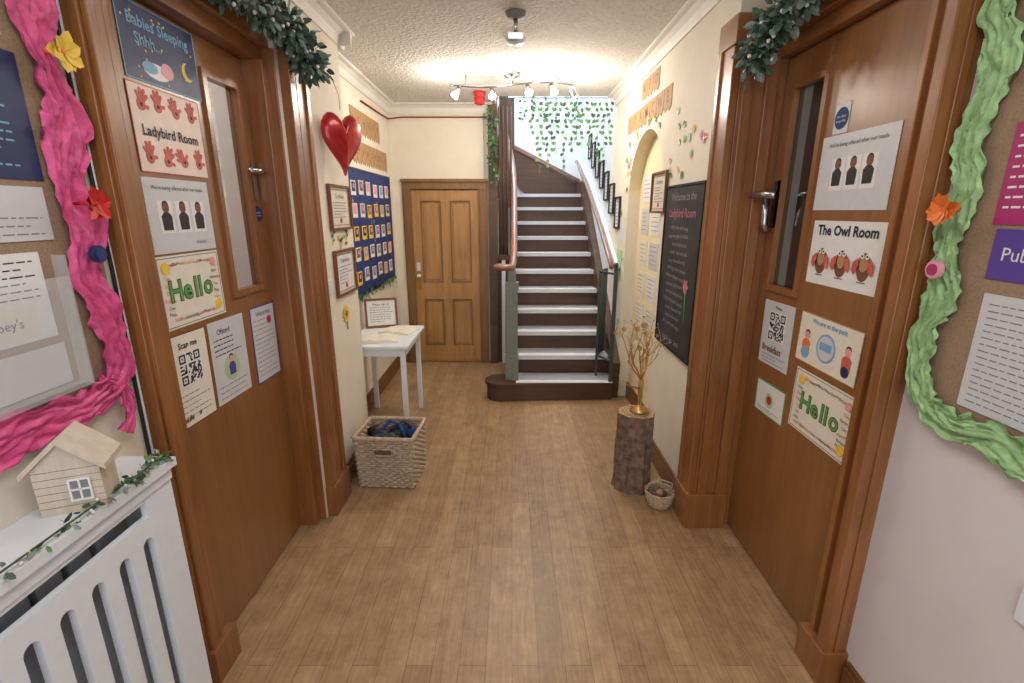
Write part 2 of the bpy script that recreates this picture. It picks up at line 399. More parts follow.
wl('playroom_back_wall_left',(-2.3,-2.2,-.5,6,0,2.7),M_brick); wl('playroom_side_wall_left',(-2.2,-1.38,3.4,3.5,0,2.7),M_brick); wl('playroom_floor_left',(-2.3,-1.6,.9,3.4,-.05,0),M_wickd)
b=MB('playroom_cupboard'); b.box(-1.78,-1.4,3.1,3.39,0,1.75,M_stair_wall); b.box(-1.6,-1.58,3.08,3.1,.1,1.7,M_grey); b.build(.003)
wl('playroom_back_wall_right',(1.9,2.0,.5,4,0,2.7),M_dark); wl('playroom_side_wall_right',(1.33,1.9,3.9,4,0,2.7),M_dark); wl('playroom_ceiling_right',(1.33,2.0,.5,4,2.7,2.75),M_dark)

def pine_door():
    b=MB('door_3'); b.M=frameF(5.27)
    x0,x1,z1=-1.05,-.35,1.87; st=.085
    b.box(x0,x0+st,.01,z1,-.02,.02,M_pine); b.box(x1-st,x1,.01,z1,-.02,.02,M_pine); xm=(x0+x1)/2
    b.box(xm-.045,xm+.045,.01,z1,-.02,.02,M_pine)
    for a,c in ((.01,.19),(.72,.90),(1.76,z1)): b.box(x0+st,x1-st,a,c,-.02,.021,M_pine)
    for a,c in ((x0+st,xm-.045),(xm+.045,x1-st)):
        for z0,z2 in ((.19,.72),(.90,1.76)):
            b.box(a,c,z0,z2,-.02,-.004,M_pine)
            b.box(a+.035,c-.035,z0+.035,z2-.035,-.004,.008,M_pine)
            for (q0,q1,w0,w1) in ((a,a+.012,z0,z2),(c-.012,c,z0,z2),(a+.012,c-.012,z0,z0+.012),(a+.012,c-.012,z2-.012,z2)): b.box(q0,q1,w0,w1,-.004,.014,M_pinecase)
    b.box(x0+.02,x0+.065,.83,1.02,.021,.026,M_brass); b.ball((x0+.045,.98,.06),.025,M_flower); b.tube([(x0+.045,.98,.02),(x0+.045,.98,.06)],.008,M_brass)
    b.box(x0+.02,x0+.06,1.03,1.12,.02,.024,M_flower)
    b.build(.002)
pine_door()
b=MB('trim_far_door_casing'); b.M=frameF(5.24)
for a,c in ((-1.14,-1.05),(-.35,-.26)):
    b.box(a,c,0,1.875,-.04,.02,M_pinecase); b.box(a+.02,c-.02,0,1.874,.02,.032,M_pinecase)
b.box(-1.14,-.26,1.875,1.965,-.04,.02,M_pinecase); b.box(-1.15,-.25,1.945,1.975,0,.04,M_pinecase)
b.box(-1.05,-.35,0,1.88,-.08,-.06,M_black)
b.build(.002)

# ------------------------------------------------------------ staircase
b=MB('staircase')
Y0,RUN,RISE=4.12,.25,.17; XL,XR=.035,.90
for n in range(2,12):
    y=Y0+RUN*(n-1); z=RISE*n
    yend=Y0+RUN*n
    last=7.24 if n==11 else yend
    b.box(XL,XR,y,last,z-RISE,z-.026,M_dark)
    b.box(XL-.015,XR,y-.022,last,z-.026,z,M_tread)
    b.box(XL,XR,y-.026,y+.06,z+.0005,z+.005,M_nosing); b.box(XL,XR,y-.028,y-.0225,z-.034,z+.005,M_nosing)
def cur(o): return [(.90,4.12-o),(.1,4.09-o),(-.10,4.07-o)]+[(-.10+(.11+o)*math.cos(-math.pi/2-a),4.18+(.11+o)*math.sin(-math.pi/2-a)) for a in [math.pi*i/10 for i in range(1,10)]]+[(-.10,4.29+o),(0,4.29+o),(.0,4.36),(.90,4.36)]
b.prism(cur(0.02),0,.145,M_dark)
b.prism(cur(.04),.145,.17,M_dark)
b.box(.035,.90,4.07,4.14,.1705,.176,M_nosing); b.box(.035,.9,4.14,4.345,.1705,.173,M_tread)
for i in range(6):
    xa=.02-.22*i; z=1.87+RISE*(i+1)
    b.box(xa-.22,xa,6.62,7.24,z-.2,z,M_dark)
def string(b,pts,th,axis,pos,m):
    if axis=='x': vs=[(pos,p[0],p[1]) for p in pts]+[(pos+th,p[0],p[1]) for p in pts]
    else: vs=[(p[0],pos,p[1]) for p in pts]+[(p[0],pos+th,p[1]) for p in pts]
    n=len(pts); b.add(vs,[tuple(range(n)),tuple(range(2*n-1,n-1,-1))]+[(i,(i+1)%n,n+(i+1)%n,n+i) for i in range(n)],m)
string(b,[(4.37,0),(4.15,.0),(4.12,.34),(6.6,2.02),(7.24,2.08),(7.24,1.7),(6.5,1.5),(4.4,.1)],.069,'x',.9005,M_dark)
string(b,[(.90,1.872),(.90,2.05),(-.2,2.62),(-1.5,3.5),(-1.5,3.2),(-.2,2.3),(.2,1.872)],.03,'y',7.21,M_dark)
string(b,[(.96,2.04),(.96,2.09),(-.2,2.66),(-1.5,3.54),(-1.5,3.5),(-.2,2.61)],.05,'y',7.19,M_rail)
string(b,[(4.38,0),(4.38,.40),(6.4,1.78),(6.4,1.3),(6.4,0)],.034,'x',0.0,M_dark)
b.build()

b=MB('understair_panelling')
b.box(-.2,-.001,5.24,5.29,0,1.15,M_dark); b.box(-.24,-.15,5.18,5.239,0,2.67,M_dark); b.box(-.11,-.07,5.2,5.239,0,1.15,M_white)
b.box(-.149,-.001,5.2,5.29,1.151,1.2,M_dark)
b.build(.003)

b=MB('stair_banister')
b.box(-.05,.05,4.13,4.23,.40,1.0,M_newel); b.box(-.035,.035,4.145,4.215,1.06,1.16,M_newel); b.box(-.058,.058,4.122,4.238,.177,.40,M_newel)
b.box(-.058,.058,4.122,4.238,1.0,1.06,M_newel)
path=[]
for i in range(14):
    a=math.pi*1.7*(1-i/13)
    r=.03+.05*(i/13)
    path.append((-.08+r*math.cos(a+.2),4.17-r*math.sin(a+.2)*.9,1.19))
path+= [(0.0,4.20,1.195),(.015,4.3,1.22),(.02,4.45,1.33),(.02,4.8,1.58),(.02,5.2,1.86),(.015,5.5,2.1),(-.02,5.68,2.3),(-.08,5.78,2.5),(-.15,5.78,2.66),(-.25,5.7,2.86),(-.3,5.6,3.1)]
P=[Vector(p) for p in path]
Q=[P[0]]
for i in range(len(P)-1):
    Q.append(P[i].lerp(P[i+1],.5)); Q.append(P[i+1])
for _ in range(3): Q=[Q[0]]+[(Q[i-1]+Q[i]*2+Q[i+1])/4 for i in range(1,len(Q)-1)]+[Q[-1]]
b.tube(Q,.032,M_rail,10,flat=.85)
for i in range(11):
    y=4.40+i*.125; zr=1.26+(y-4.36)*.70; zl=.40+(y-4.38)*.683
    b.cyl((.018,y,zl),(.018,y,zr),.011,M_dark,seg=8)
for i in range(9):
    x=-.05-.07*i; b.cyl((x,6.56,2.0+.05*i),(x,6.56,2.9+.07*i),.012,M_dark,seg=8)
b.box(-.05,.03,6.52,6.60,1.7,3.0,M_dark)
b.box(-.13,-.04,5.30,5.4,1.2,3.0,M_dark)
for i in range(4): b.cyl((-.13+.04*i,5.27,1.2),(-.13+.04*i,5.27,2.67),.010,M_dark,seg=8)
b.build()

b=MB('wall_handrail')
pts=[(.89,4.33,1.17),(.89,4.45,1.23),(.89,5.0,1.50),(.89,6.0,1.94),(.89,6.9,2.26),(.89,7.1,2.32)]
b.tube(pts,.022,M_rail,10); b.tube([(.945,p[1],p[2]-.005) for p in pts],.024,M_white,8)
for p in pts[1:5]: b.tube([(.965,p[1],p[2]-.06),(.9,p[1],p[2]-.05),(.89,p[1],p[2])],.008,M_steel)
b.build()
b=MB('stair_safety_gate')
for i in range(5): b.cyl((.79+.02*i,4.3+.035*i,.37),(.79+.02*i,4.3+.035*i,1.14),.009,M_dgreen,seg=8)
b.tube([(.78,4.28,.37),(.87,4.45,.37)],.012,M_dgreen); b.tube([(.78,4.28,1.14),(.87,4.45,1.14)],.014,M_dgreen)
b.box(.865,.895,4.08,4.11,.177,1.2,M_dgreen); b.box(.77,.79,4.26,4.28,.176,1.15,M_dgreen); b.ball((.88,4.095,1.215),.02,M_dgreen)
b.tube([(.78,4.27,1.14),(.87,4.1,1.14)],.010,M_dgreen); b.tube([(.78,4.27,.37),(.87,4.1,.37)],.010,M_dgreen)
b.build()

# ------------------------------------------------------------ wall papers helpers
def sheet(b,x0,x1,y0,y1,m,t=.0015): b.box(x0,x1,y0,y1,0,t,m)
def border(b,x0,x1,y0,y1,w,m,z0=0.0,z=.0022):
    for (a,c,d,e) in ((x0,x1,y0,y0+w),(x0,x1,y1-w,y1),(x0,x0+w,y0+w,y1-w),(x1-w,x1,y0+w,y1-w)): b.box(a,c,d,e,z0,z,m)
def mk(name,fr,cx,cy,rot=0):
    b=MB(name); b.M=fr@Matrix.Translation((cx,cy,0.0008))@Matrix.Rotation(math.radians(rot),4,'Z'); return b
def hello(b,w,h):
    sheet(b,-w/2,w/2,-h/2,h/2,M_cream); border(b,-w/2+.006,w/2-.006,-h/2+.006,h/2-.006,.003,M_grey)
    xo=[-.095,-.035,.012,.036,.082]
    for k,ch in enumerate('Hello'):
        b.text(ch,xo[k],0,.10,M_ink,.0026,bold=.045)
        b.text(ch,xo[k],0,.10,M_green,.0032,bold=.015)
    for i in range(30):
        t=i/30*2*math.pi; x=math.cos(t)*w*.43; y=math.sin(t)*h*.40
        x=max(-w*.42,min(w*.42,x*1.25)); y=max(-h*.38,min(h*.38,y*1.25))
        b.text(random.choice(['Hola','Ciao','Hej','Bonjour','Salut','Hallo','Namaste']),x*.9,y,.017,random.choice([M_ink,M_red,M_navy,M_orange]),.003,rot=random.uniform(-.2,.2))
    b.disk(-w*.38,h*.34,.02,0,.004,M_yellow); b.disk(w*.38,-h*.32,.02,0,.004,M_yellow); b.disk(w*.38,h*.34,.016,0,.004,M_pinkc)
def qr(b,x,y,s):
    n=17; c=s/n; b.box(x-s/2-.005,x+s/2+.005,y-s/2-.005,y+s/2+.005,0,.002,M_paper)
    for i in range(n):
        for j in range(n):
            ii=i if i<n/2 else n-1-i; jj=j if j<n/2 else n-1-j
            corner=ii<6 and jj<6 and not(i>n/2 and j<n/2)
            on=random.random()<.5
            if corner:
                on=(ii in(0,4) and jj<=4) or (jj in (0,4) and ii<=4) or (ii==2 and jj==2)
            if on: b.box(x-s/2+i*c,x-s/2+(i+1)*c,y-s/2+j*c,y-s/2+(j+1)*c,0.0021,.0026,M_ink)
def person_icon(b,x,y,s,m):
    b.disk(x,y+s*.32,s*.16,0,.003,M_pinkc if m is not M_ink else M_brown); b.prism([(x-s*.22,y-s*.4),(x+s*.22,y-s*.4),(x+s*.25,y+.05*s),(x+s*.1,y+.18*s),(x-s*.1,y+.18*s),(x-s*.25,y+.05*s)],0,.0032,m)
    b.disk(x,y+s*.40,s*.15,0,.0028,M_ink)
def hand(b,x,y,s,m,rot=0):
    b.disk(x,y,s*.3,0,.003,m,14)
    for k,a in enumerate((-.75,-.32,.05,.42)):
        L=s*(.62,.78,.80,.68)[k]; dx,dy=math.sin(a+rot),math.cos(a+rot)
        px,py=-dy*s*.09,dx*s*.09
        b.prism([(x+px,y+py),(x-px,y-py),(x+dx*L-px,y+dy*L-py),(x+dx*(L+.06*s),y+dy*(L+.06*s)),(x+dx*L+px,y+dy*L+py)],0,.0031+.0001*k,m)
    a=1.35+rot; dx,dy=math.sin(a),math.cos(a); px,py=-dy*s*.09,dx*s*.09; L=s*.55
    b.prism([(x+px,y+py),(x-px,y-py),(x+dx*L-px,y+dy*L-py),(x+dx*L+px,y+dy*L+py)],0,.0029,m)
    b.disk(x,y,s*.1,0,.0037,M_ink,8)
FL=frameL(-1.145)
b=mk('babies_sleeping_poster',FL,1.765,2.15); w,h=.36,.22
sheet(b,-w/2,w/2,-h/2,h/2,M_navy); border(b,-w/2,w/2,-h/2,h/2,.004,M_lblue)
b.text('Babies Sleeping',-.0,.06,.046,M_lblue,.003,bold=.02); b.text('Shhh...',-.06,.01,.046,M_lblue,.003,bold=.02)
b.disk(.12,-.03,.03,0,.003,M_yellow); b.disk(.132,-.024,.026,0,.0034,M_navy)
for i in range(22): b.disk(random.uniform(-.16,.16),random.uniform(-.1,.1),.004,0,.003,M_yellow,6)
b.disk(-.04,-.068,.06,0,.003,M_paper,sy=.4); b.disk(.01,-.055,.03,0,.0034,M_pinkc,sy=.8); b.disk(-.07,-.062,.035,0,.0033,M_lblue,sy=.5)
b.build()
b=mk('ladybird_room_poster',FL,1.745,1.90); w,h=.34,.26
sheet(b,-w/2,w/2,-h/2,h/2,plain('paper_pinkish',(234,214,204),.5)); border(b,-w/2,w/2,-h/2,h/2,.003,M_coral)
b.text('Ladybird Room',0,-.005,.044,M_ink,.004,bold=.02)
for i,(x,y) in enumerate([(-.12,.07),(-.045,.075),(.04,.07),(.12,.07),(-.12,-.085),(-.04,-.09),(.045,-.085),(.125,-.085)]): hand(b,x,y,.06,M_coral,random.uniform(-.9,.9))
b.build()
b=mk('uniform_photo_poster',FL,1.73,1.635); w,h=.33,.24
sheet(b,-w/2,w/2,-h/2,h/2,M_paper2); b.text("We're being offered after our meals",0,.09,.018,M_ink,.003)
for i in range(3):
    b.box(-.115+i*.085,-.045+i*.085,-.055,.05,0,.002,M_paper); person_icon(b,-.08+i*.085,-.005,.1,M_ink)
b.text('choices',.08,-.09,.02,M_grey,.003)
b.build()
b=mk('hello_poster',FL,1.725,1.385); hello(b,.34,.245); b.build()
b=mk('qr_notice',FL,1.635,1.075,-1); w,h=.215,.335
sheet(b,-w/2,w/2,-h/2,h/2,M_cream); border(b,-w/2,w/2,-h/2,h/2,.004,M_brown)
b.text('Scan me',0,.125,.03,M_ink,.003,bold=.02); qr(b,0,.04,.11); b.lines(-.08,.08,-.05,-.13,5,M_grey)
for i in range(8): b.leaf((random.uniform(-.09,.09),-.15+random.uniform(0,.015),.003),(random.uniform(-1,1),1,0),(0,0,1),.02,.012,M_brown)
b.build()
b=mk('inspection_notice',FL,1.88,1.075,-1); w,h=.24,.33
sheet(b,-w/2,w/2,-h/2,h/2,M_paper2); b.text('Ofsted',-.03,.12,.032,M_navy,.003); b.lines(-.1,.1,.09,.03,4,M_ink,.004)
b.disk(0,-.035,.055,0,.002,M_lgreen); person_icon(b,0,-.03,.09,M_purple); b.lines(-.1,.1,-.1,-.145,3,M_grey)
b.build()
b=mk('safeguarding_notice',FL,2.165,1.065,-1); w,h=.215,.35
sheet(b,-w/2,w/2,-h/2,h/2,M_paper2); border(b,-w/2,w/2,-h/2,h/2,.006,M_purple); b.text('Safeguarding',0,.14,.025,M_purple,.003); b.lines(-.085,.085,.11,-.14,13,M_grey); b.disk(.05,.1,.018,0,.003,M_magenta)
b.build()
b=mk('fire_door_sign',FL,2.245,1.695); b.disk(0,-.055,.034,0,.002,M_blue); b.text('Fire door',0,-.05,.011,M_paper,.003); b.text('keep shut',0,-.062,.011,M_paper,.003); b.build()

FR=frameR(1.172)
b=mk('fire_door_sign',FR,-1.86,1.97); b.disk(0,0,.037,0,.002,M_blue); b.text('Fire door',0,.006,.013,M_paper,.003); b.text('keep shut',0,-.009,.013,M_paper,.003); b.box(-.04,.04,-.05,.05,0,.001,M_paper2); b.build()
b=mk('uniform_photo_poster',FR,-1.755,1.785); w,h=.38,.26
sheet(b,-w/2,w/2,-h/2,h/2,M_paper2); b.text("We're being offered after our meals",0,.095,.02,M_ink,.003)
for i in range(3):
    b.box(-.115+i*.08,-.045+i*.08,-.06,.05,0,.002,M_paper); person_icon(b,-.08+i*.08,-.005,.1,M_ink)
b.build()
b=mk('owl_room_poster',FR,-1.73,1.50); w,h=.38,.235
sheet(b,-w/2,w/2,-h/2,h/2,M_paper); b.text('The Owl Room',0,.082,.05,M_ink,.003,bold=.03)
for i in range(3):
    x=-.115+i*.115; b.disk(x,-.03,.032,0,.003,M_brown,sy=1.5); b.disk(x,-.02,.02,0,.0035,M_kraft,sy=1.3)
    b.leaf((x-.03,.0,.0032),(-.25,-1,0),(0,0,1),.06,.03,M_coral); b.leaf((x+.03,.0,.0032),(.25,-1,0),(0,0,1),.06,.03,M_coral)
    for d in(-.012,.012): b.disk(x+d,.006,.009,0,.004,M_paper); b.disk(x+d,.006,.004,0,.0045,M_ink)
    b.prism([(x-.005,-.004),(x+.005,-.004),(x,-.014)],0,.0048,M_orange); b.box(x-.02,x+.02,-.083,-.08,0,.003,M_brown)
b.build()
b=mk('qr_notice',FR,-2.075,1.12,1); w,h=.24,.29
sheet(b,-w/2,w/2,-h/2,h/2,M_paper2); b.text('Menu',0,.12,.022,M_ink,.003); qr(b,0,.035,.12); b.text('Breakfast',-.02,-.07,.042,M_brown,.003,bold=.02); b.lines(-.09,.09,-.10,-.13,3,M_grey)
b.build()
b=mk('nursery_character_poster',FR,-1.73,1.165,-1); w,h=.36,.2
sheet(b,-w/2,w/2,-h/2,h/2,M_cream); border(b,-w/2,w/2,-h/2,h/2,.004,M_kraft); b.text('We are at the park',0,.075,.026,M_lblue,.003,bold=.03)
person_icon(b,-.12,-.02,.10,M_orange); b.disk(-.12,-.055,.025,0,.0036,M_lblue); person_icon(b,.12,-.02,.10,M_coral); b.disk(.12,-.06,.02,0,.0036,M_navy)
b.disk(0,-.01,.055,0,.003,M_lblue); b.disk(0,-.01,.047,0,.0035,M_paper2); b.box(-.035,.035,-.02,.01,0,.004,M_lblue)
b.build()
b=mk('recycling_notice',FR,-2.05,.82,1); w,h=.24,.155
sheet(b,-w/2,w/2,-h/2,h/2,M_paper); border(b,-w/2,w/2,-h/2,h/2,.006,M_green); b.disk(0,0,.035,0,.003,M_lgreen); b.disk(0,0,.02,0,.0035,M_red); b.lines(-.09,.09,-.05,-.06,2,M_grey)
b.build()
b=mk('hello_poster',FR,-1.70,.91,-1); hello(b,.37,.255); b.build()

# ------------------------------------------------------------ notice boards with crepe
b=MB('noticeboard_pink_crepe'); b.M=frameL(-1.119)
b.box(-.6,1.32,1.18,2.5,0,.011,M_cork)
b.M=frameL(-1.107)
b.ribbon([(1.29,2.6),(1.25,2.35),(1.27,2.15),(1.25,2.02),(1.29,1.88),(1.25,1.75),(1.28,1.62),(1.24,1.5),(1.28,1.38),(1.29,1.24),(1.25,1.185),(1.15,1.16),(1.0,1.175),(.85,1.15),(.7,1.17),(.4,1.16),(-.6,1.17)],.125,M_pinkcrepe,.022,.012)
b.ribbon([(1.2,1.22),(1.28,1.17),(1.29,1.10),(1.25,1.05)],.05,M_pinkcrepe)
b.build()
b=MB('board_papers'); b.M=frameL(-1.107)
b.box(.75,1.20,1.72,1.99,0,.002,M_navy); b.text('Welcome',.98,1.94,.05,M_paper,.003); b.lines(.85,1.15,1.89,1.75,9,M_lblue,.004)
b.box(.72,1.18,2.02,2.4,0,.002,M_paper2)
b.box(.7,1.19,1.585,1.705,0,.002,M_paper2); b.lines(.85,1.17,1.69,1.60,6,M_grey)
b.box(.78,1.14,1.36,1.56,0,.002,M_paper); b.lines(.85,1.12,1.54,1.46,6,M_ink); b.box(.8,1.10,1.37,1.44,0,.003,M_cream); b.text("Joey's",1.03,1.405,.03,M_ink,.004)
b.box(.8,1.15,1.24,1.34,0,.002,M_paper2)
b.build()
b=MB('acrylic_leaflet_holder'); b.M=frameL(-1.106)
b.box(.7,1.17,1.235,1.5,.03,.032,M_acry); b.box(.7,1.17,1.225,1.235,.0,.032,M_acry); b.box(1.17,1.174,1.225,1.55,.0,.032,M_acry)
b.build()
def flower(name,fr,x,y,r,m,m2,z=.03):
    b=mk(name,fr,x,y)
    for k in range(9):
        a=k*math.pi/4.5+.3+random.uniform(-.2,.2); b.leaf((0,0,z+random.uniform(0,.008)),(math.cos(a),math.sin(a),random.uniform(-.1,.5)),(0,0,1),r*random.uniform(.7,1.15),r*.7,m)
    b.ball((0,0,z+.004),r*.2,m2,(1,1,.6)); b.cyl((0,0,-.03),(0,0,z),.004,m2,seg=6); b.build()
flower('paper_flower',frameL(-1.075),1.262,2.01,.05,M_yellow,M_orange,.02)
flower('paper_flower',frameL(-1.075),1.262,1.67,.05,M_red,M_red,.02)
b=mk('button_decoration',frameL(-1.070),1.255,1.545); b.disk(0,0,.022,0,.012,M_navy); b.disk(0,0,.015,.012,.015,M_blue); b.disk(0,0,.006,-.036,0,M_navy); b.build()

b=MB('noticeboard_green_crepe'); b.M=frameR(1.189)
b.box(-1.33,.6,1.12,2.5,0,.011,M_cork)
b.M=frameR(1.177)
b.ribbon([(-1.31,2.6),(-1.30,2.3),(-1.32,2.12),(-1.28,1.98),(-1.32,1.84),(-1.29,1.7),(-1.32,1.58),(-1.29,1.45),(-1.32,1.32),(-1.31,1.2),(-1.27,1.13),(-1.18,1.10),(-1.08,1.12),(-.95,1.09),(-.7,1.10),(.6,1.1)],.105,M_greencrepe,.022,.012)
b.ribbon([(-1.31,2.35),(-1.24,2.2),(-1.18,2.1),(-1.12,2.14),(-1.02,2.2)],.07,M_greencrepe)
b.build()
b=MB('board_papers'); b.M=frameR(1.177)
b.box(-1.215,-.75,1.62,1.85,0,.002,M_magenta); b.lines(-1.2,-.9,1.82,1.66,8,M_paper,.005); b.box(-1.20,-.75,1.49,1.61,0,.002,M_purple); b.text('Public',-1.12,1.55,.045,M_paper,.003)
b.box(-1.20,-.78,1.88,2.2,0,.002,M_navy)
b.box(-1.19,-.8,1.16,1.455,0,.002,M_paper2); b.lines(-1.17,-.85,1.43,1.18,16,M_grey)
b.build()
flower('paper_flower',frameR(1.14),-1.295,1.655,.05,M_orange,M_orange,.015)
b=mk('button_decoration',frameR(1.14),-1.30,1.50); b.disk(0,0,.024,0,.012,M_pinkc); b.disk(0,0,.015,.012,.016,M_magenta); b.disk(0,0,.006,-.036,0,M_magenta); b.build()
b=mk('wall_socket',frameR(1.189),-.885,.77); b.box(-.045,.045,-.045,.045,0,.008,M_white); b.box(-.01,.01,.0,.02,.008,.011,M_paper2); b.build(.002)

b=MB('wall_cable'); b.tube([(-1.112,1.345,2.6),(-1.112,1.342,2.0),(-1.112,1.348,1.5),(-1.112,1.34,.98),(-1.112,1.345,.0)],.005,M_cable,6)
b.tube([(-1.114,1.355,2.6),(-1.114,1.357,1.2),(-1.114,1.355,.0)],.004,M_white,6); b.build()

# ------------------------------------------------------------ radiator cover
b=MB('radiator_cover')
XF=-.98; ZT=.95; y0,y1=-.55,1.235
b.box(-1.119,XF+.018,y0-.01,y1+.012,ZT,ZT+.025,M_white)
b.box(-1.119,XF-.0185,y1-.018,y1-.001,0,ZT,M_white)
ye=y1-.10
b.box(XF-.018,XF,y0,ye,.90,ZT,M_white); b.box(XF-.018,XF,y0,ye,0,.12,M_white); b.box(XF-.018,XF,ye,y1,0,ZT,M_white)
b.box(XF-.018,XF,y0,ye,.80,.855,M_white)
b.box(XF,XF+.006,y0,y1,.915,.949,M_white); b.box(XF,XF+.006,y0,y1,.0,.09,M_white)
yy=ye; sw=.038; pw=.044
m0=b.M
while yy>y0:
    b.M=frameL(XF-.018); r=sw/2; yc_=yy-r; zt=.80
    arcp=[(yc_+r*math.cos(math.pi*i/8),zt-r+r*math.sin(math.pi*i/8)) for i in range(9)]
    b.prism(arcp[:5]+[(yy,zt)],0,.018,M_white)
    b.prism(arcp[4:]+[(yy-sw,zt)],0,.018,M_white)
    b.M=m0
    b.box(XF-.018,XF,yy-sw-pw,yy-sw,.12,.80,M_white); yy-=sw+pw
b.build()
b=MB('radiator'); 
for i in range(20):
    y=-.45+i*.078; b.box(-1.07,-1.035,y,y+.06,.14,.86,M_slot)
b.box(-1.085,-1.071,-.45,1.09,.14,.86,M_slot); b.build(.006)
b=MB('wooden_toy_house'); b.M=Matrix.Translation((-1.03,1.02,.9755))@Matrix.Rotation(math.radians(22),4,'Z')@Matrix.Rotation(math.radians(90),4,'X')
b.prism([(-.062,0),(.062,0),(.062,.115),(0,.175),(-.062,.115)],-.042,.042,M_hwood)
for sx in (-1,1):
    b.prism([(0,.1755),(0,.19),(sx*.078,.115),(sx*.078,.101)],-.055,.055,M_hwood)
for k in range(6): b.box(-.0618,.0618,.018+.018*k,.0188+.018*k,.0418,.0425,M_wickd)
b.box(.004,.038,.034,.081,.0426,.0445,M_grey)
for (a,c,d,e) in ((0,.042,.03,.034),(0,.042,.081,.085),(0,.004,.034,.081),(.038,.042,.034,.081),(.019,.023,.034,.081),(.004,.038,.056,.06)): b.box(a,c,d,e,.0426,.048,M_paper)
b.build()
def leafcloud(b,path,r,n,mats,L,W,flowers=0,fr=.009):
    for i in range(n):
        t=random.random()*(len(path)-1); k=int(t); p=Vector(path[k]).lerp(Vector(path[min(k+1,len(path)-1)]),t-k)
        o=Vector((random.gauss(0,1),random.gauss(0,1),random.gauss(0,1))); o.normalize(); q=p+o*r*random.uniform(.2,1)
        b.leaf(q,o+Vector((0,0,-.4)),Vector((random.uniform(-1,1),random.uniform(-1,1),random.uniform(-1,1))),L*random.uniform(.7,1.3),W*random.uniform(.7,1.2),random.choice(mats))
    for i in range(flowers):
        t=random.random()*(len(path)-1); k=int(t); p=Vector(path[k]).lerp(Vector(path[min(k+1,len(path)-1)]),t-k)
        o=Vector((random.gauss(0,1),random.gauss(0,1),random.gauss(0,1))); o.normalize(); b.ball(p+o*r,fr,M_flower,seg=6)
b=MB('ivy_string_lights'); path=[(-.970,-.5,.988),(-.975,.3,.99),(-.965,.7,.992),(-.972,.95,.99),(-.968,1.1,.992),(-.975,1.2,.99),(-.99,1.235,.99)]
b.tube(path,.0025,M_leafd,5); leafcloud(b,path,.012,150,[M_leafd,M_leaf,M_leafg],.022,.012,26,.004); b.build()
b=MB('door_garland')
path=[(-1.0,1.6,2.45),(-.98,1.85,2.41),(-.96,2.05,2.41),(-.93,2.25,2.39),(-.91,2.38,2.34),(-.90,2.43,2.26)]
b.tube(path,.008,M_leafd,6); leafcloud(b,path,.07,1100,[M_leafd,M_leafg,M_leafg,M_leafd],.042,.026,100,.008); b.build()
b=MB('door_garland')
path=[(1.04,1.65,2.47),(1.03,1.85,2.43),(1.01,2.0,2.38),(.98,2.1,2.31),(.96,2.14,2.22)]
b.tube(path,.008,M_leafd,6); leafcloud(b,path,.065,950,[M_leafd,M_leafg,M_leafg,M_leafd],.042,.026,90,.008); b.build()

# ------------------------------------------------------------ left wall items
b=MB('red_heart_decoration')
b.M=Matrix.Translation((-.935,2.86,2.055))@Matrix.Rotation(math.radians(-38),4,'Z')@Matrix.Rotation(math.radians(90),4,'Y')@Matrix.Rotation(math.radians(90),4,'Z')
vs=[];n=36;rings=7
for k in range(rings+1):
    q=k/rings
    for i in range(n):
        t=2*math.pi*i/n; x=16*math.sin(t)**3; y=13*math.cos(t)-5*math.cos(2*t)-2*math.cos(3*t)-math.cos(4*t)
        s_=math.cos(q*math.pi/2)
        vs.append((x/16*.125*s_,(y-2)/16*.18*s_,.045*math.sin(q*math.pi/2)))
for side in(1,-1):
    vv=[(a,c,d*side) for a,c,d in vs]; ff=[]
    for k in range(rings):
        for i in range(n):
            f=(k*n+i,k*n+(i+1)%n,(k+1)*n+(i+1)%n,(k+1)*n+i); ff.append(f if side<0 else f[::-1])
    b.add(vv,ff,M_heart,True)
b.tube([(0,.13,0),(0,.2,0),(-.02,.3,-.03)],.002,M_brass,5)
b.build()
def framed(name,fr,x0,x1,y0,y1,mf,fw=.018,d=.02,content=None,bg=None):
    b=MB(name); b.M=fr@Matrix.Translation((0,0,.001))
    for (a,c,e,f) in ((x0,x1,y0,y0+fw),(x0,x1,y1-fw,y1),(x0,x0+fw,y0+fw,y1-fw),(x1-fw,x1,y0+fw,y1-fw)): b.box(a,c,e,f,0,d,mf)
    b.box(x0+fw,x1-fw,y0+fw,y1-fw,0,d*.4,bg or M_paper)
    m=b.M.copy(); b.M=m@Matrix.Translation((0,0,d*.4))
    if content=='lines': b.lines(x0+fw+.03,x1-fw-.02,y1-fw-.03,y0+fw+.03,7,M_grey,.006)
    elif content=='cert':
        border(b,x0+fw+.012,x1-fw-.012,y0+fw+.012,y1-fw-.012,.004,M_brass); b.text('Certificate',(x0+x1)/2,y1-fw-.05,.035,M_navy,.003); b.lines(x0+fw+.05,x1-fw-.05,y1-fw-.085,y0+fw+.06,6,M_grey,.004); b.disk((x0+x1)/2,y0+fw+.04,.015,0,.003,M_red)
    b.build(); return b
framed('certificate_frame',frameL(-1.03),2.80,3.15,1.545,1.80,M_brown,.014,.02,'cert',M_cream)
framed('certificate_frame',frameL(-1.03),2.80,3.15,1.16,1.43,M_brown,.014,.02,'cert',M_paper)
b=mk('sunflower_sticker',frameL(-1.03),2.93,1.04)
for k in range(10): b.leaf((0,0,.004),(math.cos(k*.63),math.sin(k*.63),0),(0,0,1),.06,.03,M_yellow)
b.disk(0,0,.02,0,.006,M_brown); b.tube([(0,-.02,.003),(.01,-.10,.003)],.004,M_leaf,5); b.build()
b=mk('leaf_stickers',frameL(-1.03),2.9,1.49)
